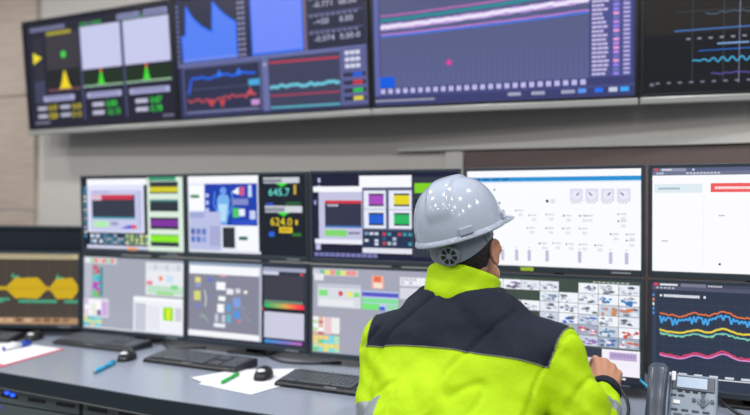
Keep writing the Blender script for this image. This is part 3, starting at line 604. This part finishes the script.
hr = obj('hair', me, M_hair, person, True, 'short dark hair'); md = hr.modifiers.new('thick', 'SOLIDIFY'); md.thickness = .004; md.offset = -1

# jacket
def folds(p):
    q = Vector((p.x * 7 + p.z * 5, p.y * 5, p.z * 9 - p.x * 6)); r = Vector((p.x * 16, p.y * 14, p.z * 20 + p.x * 9))
    u = Vector((p.x * 5 + p.z * 3, p.y * 4, p.z * 3.2 - p.x * 4)); k = Vector((p.x * 9 - p.z * 6, p.y * 6, p.z * 4))
    return noise.noise(q) * .011 + noise.noise(r) * .005 + (.3 - abs(noise.noise(u))) * .014 - max(0, .09 - abs(noise.noise(k))) * .07
bm = bmesh.new()
rings = []
LEAN = Vector((0, .42, 1))
for z, cx, cy, rx, ry in ((.50, -.6, 1.63, .20, .155), (.60, -.6, 1.64, .205, .155), (.72, -.585, 1.655, .195, .14), (.82, -.575, 1.70, .205, .14), (.90, -.570, 1.76, .222, .138), (.97, -.565, 1.81, .238, .13), (1.035, -.565, 1.838, .235, .118), (1.09, -.572, 1.853, .205, .106), (1.135, -.586, 1.866, .15, .094), (1.168, -.595, 1.874, .108, .086)):
    rr = []
    for i in range(40):
        a = 2 * math.pi * i / 40; ca, sa = math.cos(a), math.sin(a); e = .8
        rr.append(Vector((cx + rx * math.copysign(abs(ca) ** e, ca), cy + ry * math.copysign(abs(sa) ** e, sa), z)))
    rings.append(rr)
loft(bm, rings)
for s_, e_, w_ in ((SR, ER, WR), (SL, EL, WL)):
    capsule(bm, NECK + Vector((0, -.005, -.012)), s_ + Vector((0, 0, .005)), .075, .085); capsule(bm, s_, e_, .085, .074)
    d = (w_ - e_); capsule(bm, e_, e_ + d * .80, .070, .043)
    ell(bm, e_, (.072, .072, .072)); capsule(bm, s_.lerp(e_, .35), (s_ + Vector((-.6, 1.72, .82))) / 2, .07, .09)
me = remesh(bm, .0075, 5)
bm = bmesh.new(); bm.from_mesh(me); bpy.data.meshes.remove(me); bm.normal_update()
for v in bm.verts:
    v.co += v.normal * folds(v.co)
for v in bm.verts:                                                  # creases round both armholes and the elbows
    for s_, e_ in ((SR, ER), (SL, EL)):
        m_ = s_.lerp(e_, .62); d = (v.co - m_).length
        if d < .16: v.co += v.normal * math.sin((v.co - m_).dot(Vector((.7, .3, 1.0))) * 95) * .0035 * (1 - d / .16)
def cut(co, no): bmesh.ops.bisect_plane(bm, geom=bm.verts[:] + bm.edges[:] + bm.faces[:], dist=1e-5, plane_co=co, plane_no=no)
YB = (Vector((-.58, 1.71, 1.034)), Vector((.035, .50, 1)).normalized())
YR = (Vector((-.329, 1.80, 1.0)), Vector((1, -.22, -.20)).normalized())
YL = (Vector((-.838, 1.85, 1.0)), Vector((-1, -.1, .10)).normalized())
AR = (WR - ER).normalized(); AL = (WL - EL).normalized()
TR = [(ER + AR * t, AR) for t in (.075, .125)]
TLb = [(SL.lerp(EL, t), (EL - SL).normalized()) for t in (.72, .95)]
for pl in [YB, YR, YL] + TR + TLb: cut(*pl)
side = lambda p, pl: (p - pl[0]).dot(pl[1])
for f in bm.faces:
    p = f.calc_center_median(); f.smooth = True
    if side(p, YB) > 0 and side(p, YR) < 0 and side(p, YL) < 0: f.material_index = 1
    elif side(p, TR[0]) > 0 > side(p, TR[1]) and ((p - ER) - AR * (p - ER).dot(AR)).length < .085 and p.x > -.34: f.material_index = 2
    elif side(p, TLb[0]) > 0 > side(p, TLb[1]) and p.x < -.74: f.material_index = 2
seam = [e for e in bm.edges if len(e.link_faces) == 2 and {f.material_index for f in e.link_faces} == {0, 1}]
sv = bmesh.new()
for e in seam:
    a_, b_ = e.verts; 
    if (a_.co - b_.co).length > 1e-4: cyl(sv, a_.co + a_.normal * .001, b_.co + b_.normal * .001, .0018, n=6)
for v in sv.verts: v.co = pinv @ v.co
me = bpy.data.meshes.new('jacket'); bm.to_mesh(me); bm.free(); me.transform(pinv)
jk = obj('jacket', me, [M_lime, M_navy, M_refl], person, label='yellow-green work jacket with navy shoulders and grey reflective bands')
obj('seam_piping', sv, M_pipe, jk, True, 'thin grey piping along the navy shoulder panel')
# collar: an upstanding band, thick, wrapped round the neck
N_ = 56
def collar_ring(t, off):
    c0 = Vector((-.594, 1.878, 1.131)).lerp(Vector((-.596, 1.897, 1.200)), t); rx = .104 - .006 * t + off; ry = .092 - .004 * t + off; out = []
    for i in range(N_):
        a = 2 * math.pi * i / N_; p = c0 + Vector((rx * math.cos(a), ry * math.sin(a), 0))
        p.z += -.34 * (p.y - c0.y) * (.55 + .1 * t) - .05 * (p.x - c0.x) - .02 * t * math.sin(a) + .003 * math.sin(3 * a + 1) * t
        k = noise.noise(Vector((math.cos(a) * 2.2, math.sin(a) * 2.2, t * 2.5))) * .006
        p += Vector((math.cos(a), math.sin(a), 0)) * k; out.append(pinv @ p)
    return out
bm = bmesh.new(); seq = [(0, 0), (.12, .004), (.3, .003), (.5, .001), (.7, 0), (.88, .001), (1, -.002), (1.01, -.007), (.9, -.011), (.6, -.012), (.2, -.012), (0, -.012)]
loft(bm, [collar_ring(t, o_) for t, o_ in seq], cap=False); 
cl = obj('collar', bm, M_lime, jk, True, 'upright yellow-green collar'); md = cl.modifiers.new('s', 'SUBSURF'); md.levels = 1; md.render_levels = 1
for (e_, w_), nm in (((ER, WR), 1), ((EL, WL), 2)):
    d = (w_ - e_); ax = d.normalized(); bm = bmesh.new()
    loft(bm, [ring(e_ + d * t, ax, r, r, 28) for t, r in ((.84, .030), (.84, .041), (.86, .0435), (.92, .0425), (.97, .040), (.985, .038), (.975, .034), (.90, .031))], cap=False)
    for v in bm.verts: v.co = pinv @ v.co
    obj('cuff', bm, M_navy, jk, True, 'navy knitted cuff')
# trousers and shoes
bm = bmesh.new(); ell(bm, (-.6, 1.63, .575), (.18, .145, .11))
for s, k, a_ in ((-1, KN[0], AN[0]), (1, KN[1], AN[1])):
    capsule(bm, (-.6 + s * .09, 1.64, .57), k, .09, .072); capsule(bm, k, a_ + Vector((0, 0, .02)), .07, .055)
me = remesh(bm, .009, 5); me.transform(pinv); obj('trousers', me, M_trous, person, True)
for a_ in AN:
    bm = bmesh.new(); capsule(bm, a_ + Vector((0, -.03, -.045)), a_ + Vector((0, .17, -.06)), .045, .035); ell(bm, a_ + Vector((0, 0, -.02)), (.045, .055, .05))
    for v in bm.verts: v.co.z = max(v.co.z, .006)
    me = remesh(bm, .007, 3); me.transform(pinv); obj('shoe', me, M_black, person, True)

# hard hat (worn, so a child of the person)
hat = bpy.data.objects.new('hard_hat', None); COL.objects.link(hat); hat.parent = person; hat.matrix_local = pinv @ HM @ T((-.002, .004, .064)) @ RX(R(-1)) @ RY(R(-3)); hat.empty_display_size = .05
hat['label'] = 'glossy white hard hat with a rear adjuster wheel'
A_, B_, Hh = .121, .140, .146
bm = bmesh.new(); NS, NTt = 96, 26; rows = []
def hat_pt(t, a):
    u = math.sin(t * math.pi / 2); rad = math.cos(t * math.pi / 2) ** .72; ca, sa = math.cos(a), math.sin(a)
    x, y, z = A_ * rad * ca, B_ * rad * sa, Hh * u
    rdg = max(0, min(1, (.036 - abs(x)) / .009)); rdg = rdg * rdg * (3 - 2 * rdg)          # raised centre ridge
    low = max(0, min(1, (t - .22) / .15)); low = low * low * (3 - 2 * low)
    n_ = Vector((x / A_ ** 2, y / B_ ** 2, z / Hh ** 2)).normalized()
    return Vector((x, y, z)) + n_ * (.0075 * rdg * low)
for j in range(NTt): rows.append([hat_pt(j / NTt * .985, 2 * math.pi * i / NS) for i in range(NS)])
inner = [[Vector((p.x * .965, p.y * .965, p.z * .965 - .001)) for p in r] for r in rows]
loft(bm, rows[:], cap=False); vv = [bm.verts.new(p) for p in [Vector((0, 0, Hh + .0075))]]
bm.verts.ensure_lookup_table(); top = [bm.verts[(NTt - 1) * NS + i] for i in range(NS)]
for i in range(NS): bm.faces.new((top[i], top[(i + 1) % NS], vv[0]))
s0 = len(bm.verts); loft(bm, inner, cap=True)
shell = obj('shell', bm, M_hat, hat, True)
bm = bmesh.new(); br = []
def brim(o, dz):
    out = []
    for i in range(NS):
        a = 2 * math.pi * i / NS; ca, sa = math.cos(a), math.sin(a); pk = max(0, sa) ** 1.35
        ext = (.007 + .068 * pk) * o; out.append(Vector(((A_ + ext * .9) * ca, (B_ + ext) * sa, dz - (.012 * pk + .002) * o)))
    return out
loft(bm, [brim(-.55, .006), brim(0, .008), brim(.5, .005), brim(.95, .001), brim(1, -.002), brim(.95, -.005), brim(.5, -.002), brim(0, -.004), brim(-.55, -.004)], cap=False)
obj('brim', bm, M_hat, hat, True, 'narrow brim with a short front peak')
for a in (R(8), R(-60), R(128)):
    p = Vector((A_ * 1.005 * math.cos(a), B_ * 1.005 * math.sin(a), .016)); q = math.atan2(math.sin(a) / B_, math.cos(a) / A_)
    obj('accessory_slot', B(-.004, .006, -.019, .019, -.009, .011, .003, xf=T(p) @ RZ(q)), M_hat, hat, False, 'small raised slot above the brim')
bm = bmesh.new(); rs = []
for i in range(41):                                                 # harness band round the nape, dropping at the back
    a = R(180 + 180 * i / 40); sa = max(0, -math.sin(a)); dz = -.014 - .024 * sa ** 1.5; hgt = .014 + .011 * sa
    ox, oy = .088 * math.cos(a), -.005 + .112 * math.sin(a)
    rs.append([Vector((ox, oy, dz + hgt)), Vector((ox * 1.035, oy * 1.035, dz + hgt)), Vector((ox * 1.03, oy * 1.03, dz - hgt)), Vector((ox * .995, oy * .995, dz - hgt))])
loft(bm, rs); obj('harness_strap', bm, M_strap, hat, False, 'grey plastic harness band round the nape')
for s in (-1, 1):
    obj('harness_tab', B(-.004, .004, -.010, .010, -.035, .012, .002, xf=T((s * .083, -.052, .0)) @ RZ(s * R(-28)) @ RX(R(14))), M_strap, hat)
kx = T((0, -.121, -.037)) @ RX(R(96))
bm = bmesh.new(); cyl(bm, (0, 0, -.004), (0, 0, .010), .028, .0265, 36)
for v in bm.verts: v.co = kx @ v.co
obj('adjuster_wheel', bm, M_strap, hat, False, 'round ratchet wheel at the back')
bm = bmesh.new()
for k in range(7):
    a0, a1 = 2 * math.pi * k / 7 + .16, 2 * math.pi * (k + 1) / 7 - .16
    pts = [(.0085 * math.cos(a0), .0085 * math.sin(a0)), (.0215 * math.cos(a0 - .03), .0215 * math.sin(a0 - .03)), (.0222 * math.cos((a0 + a1) / 2), .0222 * math.sin((a0 + a1) / 2)), (.0215 * math.cos(a1 + .03), .0215 * math.sin(a1 + .03)), (.0085 * math.cos(a1), .0085 * math.sin(a1))]
    prism(bm, pts, .009, .0106, kx)
obj('wheel_openings', bm, M_black, hat, False, 'dark openings between the wheel spokes')

# chair under the worker
ch = thing('office_chair', 'black office chair the worker sits on', 'chair', T((-.6, 1.6, 0)))
obj('seat', B(-.24, .24, -.22, .25, .40, .462, .03), M_black, ch)
obj('backrest', B(-.2, .2, -.30, -.25, .50, .74, .02), M_black, ch)
obj('back_bar', B(-.03, .03, -.30, -.2, .40, .55, .01), M_black, ch)
obj('post', cyl(bmesh.new(), (0, 0, .09), (0, 0, .41), .03), M_silver, ch, True)
for k in range(5):
    a = R(72 * k + 20); l = obj('leg', cyl(bmesh.new(), (0, 0, .09), (.28 * math.cos(a), .28 * math.sin(a), .065), .025, .017), M_black, ch, True)
    obj('caster', ell(bmesh.new(), (.28 * math.cos(a), .28 * math.sin(a), .03), (.028, .028, .03)), M_black, l, True)

# ------------------------------------------------------------------ things on the desk
def keyboard(x, y, rot, label):
    root = thing('keyboard', label, 'keyboard', T((x, y, DZ)) @ RZ(R(rot)), 'black keyboards along the desk')
    KW, KD = .44, .15
    bm = loft(bmesh.new(), [[Vector((u, 0, 0)), Vector((u, KD, 0)), Vector((u, KD, .030)), Vector((u, KD - .012, .033)), Vector((u, .006, .015)), Vector((u, 0, .010))] for u in (0, KW)])
    obj('base', bm, M_black, root)
    bm = bmesh.new(); sl = math.atan2(.018, KD)
    for r in range(6):
        y0 = .022 + r * .0195 + (.004 if r == 5 else 0); n = 15; x0 = .012
        blocks = [(.012, .285, 15)] + ([(.298, .352, 3)] if r in (0, 1, 3, 4, 5) else []) + ([(.364, .432, 4)] if r < 5 else [])
        for a, b, k in blocks:
            if r == 0 and k == 15:
                cells = [(a, a + .06), (a + .062, a + .19), (a + .192, b)]
            else: cells = [(a + (b - a) * i / k, a + (b - a) * (i + 1) / k) for i in range(k)]
            for c0, c1 in cells: box(bm, c0 + .001, c1 - .001, y0 + .001, y0 + .017, .013 + y0 * .12, .0205 + y0 * .12, .0015, seg=1)
    obj('keycaps', bm, M_key, root)
    obj('badge', B(.19, .235, .006, .013, .0145, .0165), mat('badge', (150, 156, 162), .4), root, label='pale badge at the front edge')
    return root
def mouse(x, y, rot, label):
    root = thing('computer_mouse', label, 'mouse', T((x, y, DZ)) @ RZ(R(rot)), 'computer mice on the desk')
    bm = bmesh.new(); rs = []
    for i in range(13):
        t = i / 12; yy = -.055 + .11 * t; wd = .033 * math.sin(math.pi * (.06 + .88 * t)) ** .5; hh = .036 * math.sin(math.pi * (.05 + .87 * t ** 1.25)) ** .7 + .004
        rs.append([Vector((wd * math.cos(a_), yy, max(0, hh * math.sin(a_) ** .8))) for a_ in [math.pi * k / 12 for k in range(13)]])
    loft(bm, rs); obj('shell', bm, M_black, root, True)
    obj('scroll_wheel', cyl(bmesh.new(), (-.004, .026, .030), (.004, .026, .030), .009), M_silver, root, True)
    obj('palm_logo', ell(bmesh.new(), (0, -.030, .030), (.015, .014, .006)), M_white, root, True, 'pale mark on the back')
    return root
keyboard(-3.212, 2.095, 23, 'black keyboard below the amber waveform monitor, leftmost on the desk')
keyboard(-2.635, 2.355, -1, 'black keyboard in front of the grey desktop with the magenta-cyan strip, beside the blue pen')
keyboard(-2.01, 2.235, -2, 'black keyboard between the blue pen and the loose notes with the green pen')
keyboard(-1.335, 2.125, -1, 'black keyboard running behind the left arm of the worker')
mouse(-2.80, 2.40, 20, 'black mouse at the left edge, between two keyboards above the red folder')
mouse(-2.10, 2.245, 18, 'black mouse standing alone on the bare desk above the blue pen')
m3 = mouse(-1.43, 2.205, 16, 'black mouse lying on the loose white notes')
m3.location.z += .004

def pen(name, p, q, r, cols_, label, cat='pen', group=None):
    p, q = Vector(p), Vector(q); d = q - p; root = thing(name, label, cat, T(p), group); zero = Vector((0, 0, 0))
    obj('barrel', cyl(bmesh.new(), zero, d * .62, r, n=14), cols_[0], root, True)
    obj('cap', cyl(bmesh.new(), d * .62, d, r * 1.12, r * .95, 14), cols_[1], root, True)
    obj('tip', cyl(bmesh.new(), d * -.05, zero, r * .3, r * .9, 14), cols_[2], root, True)
    u = d.normalized(); obj('clip', cyl(bmesh.new(), d * .66 + Vector((0, 0, r * 1.25)), d * .92 + Vector((0, 0, r * 1.25)), r * .3), cols_[1], root, True)
    return root
M_cyan = mat('cyan plastic', (40, 176, 224), .35); M_blue = mat('blue plastic', (30, 70, 190), .35); M_green = mat('green plastic', (40, 190, 80), .35)
M_red = mat('red card', (226, 110, 130), .6)
pen('ballpoint_pen', (-2.018, 1.995, DZ + .008), (-2.082, 2.16, DZ + .008), .0075, (M_cyan, M_cyan, M_silver), 'light blue pen lying alone on the bare grey desk', group=None)
bm = prism(bmesh.new(), [(-3.1, 1.93), (-2.44, 1.885), (-2.44, 2.30), (-3.0, 2.36)], 0, .002)
fold = thing('folder', 'red-edged folder under the white sheet at the left end of the desk', 'folder', T((-2.7, 2.1, DZ + .0005)))
FQ = [(-3.05, 1.985), (-2.405, 1.905), (-2.487, 2.285), (-2.975, 2.30)]
obj('cover', prism(bmesh.new(), FQ, 0, .003, T((2.7, -2.1, 0))), M_red, fold)
SQ = [(-3.03, 2.02), (-2.425, 1.945), (-2.495, 2.275), (-2.97, 2.31)]
tag(obj('paper_sheet', prism(bmesh.new(), [(a + 2.7, b - 2.1) for a, b in SQ], 0, .0012), M_paper, xf=T((-2.7, 2.1, DZ + .0037))), 'white sheet lying on the red-edged folder', 'paper')
pen('marker', (-2.655, 2.125, DZ + .016), (-2.672, 2.27, DZ + .016), .010, (M_white, M_blue, M_blue), 'white and blue marker lying on the white sheet', 'marker')
# loose notes with green pen and mouse
for i, (pts, l) in enumerate((([(-1.58, 2.03), (-1.335, 1.985), (-1.30, 2.21), (-1.40, 2.40), (-1.60, 2.28)], 'large loose white note sheet under the mouse, beside the keyboard behind the worker'),
                              ([(-1.66, 2.09), (-1.52, 2.02), (-1.46, 2.16), (-1.60, 2.25)], 'small curled note sheet on top of the larger sheet, under the green pen'))):
    bm = bmesh.new(); prism(bm, [(a + 1.5, b - 2.15) for a, b in pts], 0, .001)
    bmesh.ops.subdivide_edges(bm, edges=bm.edges[:], cuts=3, use_grid_fill=True)
    tag(obj('note_sheet', bm, M_paper, xf=T((-1.5, 2.15, DZ + .0008 + i * .0016))), l, 'paper')
pen('highlighter', (-1.503, 2.06, DZ + .010), (-1.528, 2.19, DZ + .010), .006, (M_green, M_green, M_green), 'green pen lying on the loose white notes')

# telephone
M_ph = mat('phone grey', (140, 154, 172), .35); M_phd = mat('phone dark grey', (64, 74, 92), .3); M_lcd = mat('phone display', (168, 184, 206), .25, emit=.25)
ph = thing('desk_telephone', 'grey desk telephone with dark handset, in front of the trend line monitor', 'telephone', T((-.062, 2.06, DZ)) @ RZ(R(-3)) @ Matrix.Scale(.92, 4))
TI = RX(R(52)); PW, PL = .125, .205; FM = T((0, 0, .012)) @ TI             # face plane: x right, y up the slope, z out
obj('body', box(bmesh.new(), -.03, PW - .03 + .005, 0, PL, -.028, 0, .008, xf=FM), M_ph, ph)
obj('stand', prism(bmesh.new(), [(.0, 0), (.13, 0), (.125, .13), (.11, .13), (.02, .02)], -.02, .09, Matrix(((0, 0, 1, 0), (1, 0, 0, 0), (0, 1, 0, 0), (0, 0, 0, 1)))), M_phd, ph)
obj('display_surround', box(bmesh.new(), -.024, .092, .150, .196, -.001, .003, .002, xf=FM), M_phd, ph)
obj('display', box(bmesh.new(), -.010, .072, .158, .192, .002, .0042, .001, xf=FM), M_lcd, ph, label='pale lit display')
obj('message_lamp', box(bmesh.new(), -.026, -.014, .176, .207, .0, .0065, .002, xf=FM), M_white, ph, label='white message lamp at the top corner')
def btn(a, b, w_, h_, m, l=None): obj('button', box(bmesh.new(), a, a + w_, b, b + h_, -.001, .0035, .0012, xf=FM, seg=1), m, ph, label=l)
for k in range(4): btn(-.008 + k * .021, .1445, .014, .004, M_black)
btn(-.024, .130, .014, .006, M_phd); btn(-.004, .130, .016, .006, M_phd); btn(-.018, .105, .020, .012, M_white, 'white button')
for k in range(4): btn(-.022 + k * .028, .085, .018, .006, M_phd)
for r in range(4):
    for k in range(3): btn(-.014 + k * .032, .066 - r * .017, .022, .010, M_phd)
bm = cyl(bmesh.new(), (.062, .122, -.001), (.062, .122, .004), .017, .015, 24)
for v in bm.verts: v.co = FM @ v.co
obj('navigation_ring', bm, M_ph, ph, True)
for dx, dy in ((.024, 0), (-.024, 0), (0, .016), (0, -.016), (0, 0)):
    bm = cyl(bmesh.new(), (.062 + dx, .122 + dy, .001), (.062 + dx, .122 + dy, .0055), .0055 if (dx or dy) else .008, n=14)
    for v in bm.verts: v.co = FM @ v.co
    obj('button', bm, M_phd, ph)
obj('cradle', box(bmesh.new(), -.092, -.030, .0, PL + .0, -.03, -.004, .008, xf=FM), M_ph, ph)
bm = bmesh.new(); rs = []
for i in range(25):
    t = i / 24; yy = -.012 + t * .236; arc = math.sin(math.pi * t); wd = .031 - .004 * arc; th = .017 - .002 * arc; z = .012 + .016 * arc
    e = min(1, min(t, 1 - t) * 9 + .25) ** .5
    rs.append([Vector((-.061 + wd * e * math.copysign(abs(math.cos(a_)) ** .6, math.cos(a_)), yy, z + th * e * math.copysign(abs(math.sin(a_)) ** .7, math.sin(a_)))) for a_ in [2 * math.pi * k / 24 for k in range(24)]])
loft(bm, rs)
for yy in (.025, .187): cyl(bm, (-.061, yy, -.004), (-.061, yy, .014), .026, .028, 24)
for v in bm.verts: v.co = FM @ v.co
obj('handset', bm, M_phd, ph, True, 'dark blue-grey handset')
bm = bmesh.new(); pts = [(-.06, .02, .02)]
pts = [(-.061 - .03 * math.sin(t * 3.1) + .004 * math.cos(t * 80), -.02 - .02 * math.sin(t * 3.1), .008 + .004 * math.sin(t * 80)) for t in [i / 120 for i in range(121)]]
obj('handset_cord', tube(bm, pts, .002, 5, 1), M_black, ph, True)

# cables
def cable(label, pts, r=.004, m=None, g=None):
    p0 = Vector(pts[0]); tag(obj('cable', tube(bmesh.new(), [Vector(p) - p0 for p in pts], r), m or M_black, smooth=True, xf=T(p0)), label, 'cable', g)
Z = DZ + .005
cable('black cable coiling over the desk between the reaching hand and the telephone', [(-.34, 2.45, Z), (-.285, 2.40, .835), (-.235, 2.33, .845), (-.203, 2.27, .81), (-.205, 2.2, Z), (-.25, 2.12, Z)], .005)
cable('blue cable hanging in the gap right of the camera mosaic monitor', [(-.205, 2.50, DZ + .09), (-.185, 2.485, DZ + .065), (-.165, 2.475, DZ + .05), (-.15, 2.47, DZ + .03), (-.15, 2.46, Z)], .004, M_cyan)
cable('black cable on the desk right of the telephone', [(.03, 2.52, DZ + .04), (.06, 2.44, DZ + .025), (.11, 2.40, Z), (.18, 2.40, Z), (.27, 2.46, Z)], .005)
cable('black cable lying behind the keyboard under the rainbow strip monitor', [(-1.72, 2.62, DZ + .02), (-1.60, 2.52, Z), (-1.50, 2.47, Z), (-1.40, 2.49, Z), (-1.30, 2.56, Z)], .005)
cable('black cable under the gap left of the grey white-block diagram', [(-2.22, 2.60, DZ + .03), (-2.14, 2.52, Z), (-2.05, 2.52, Z), (-1.97, 2.58, Z)], .004)
tag(obj('sticky_note_pad', B(-.035, .035, -.03, .03, 0, .012, .002), mat('pale blue card', (176, 206, 226), .6), xf=T((-.195, 2.16, DZ)) @ RZ(R(12))), 'pale blue note pad on the desk left of the telephone', 'note pad')
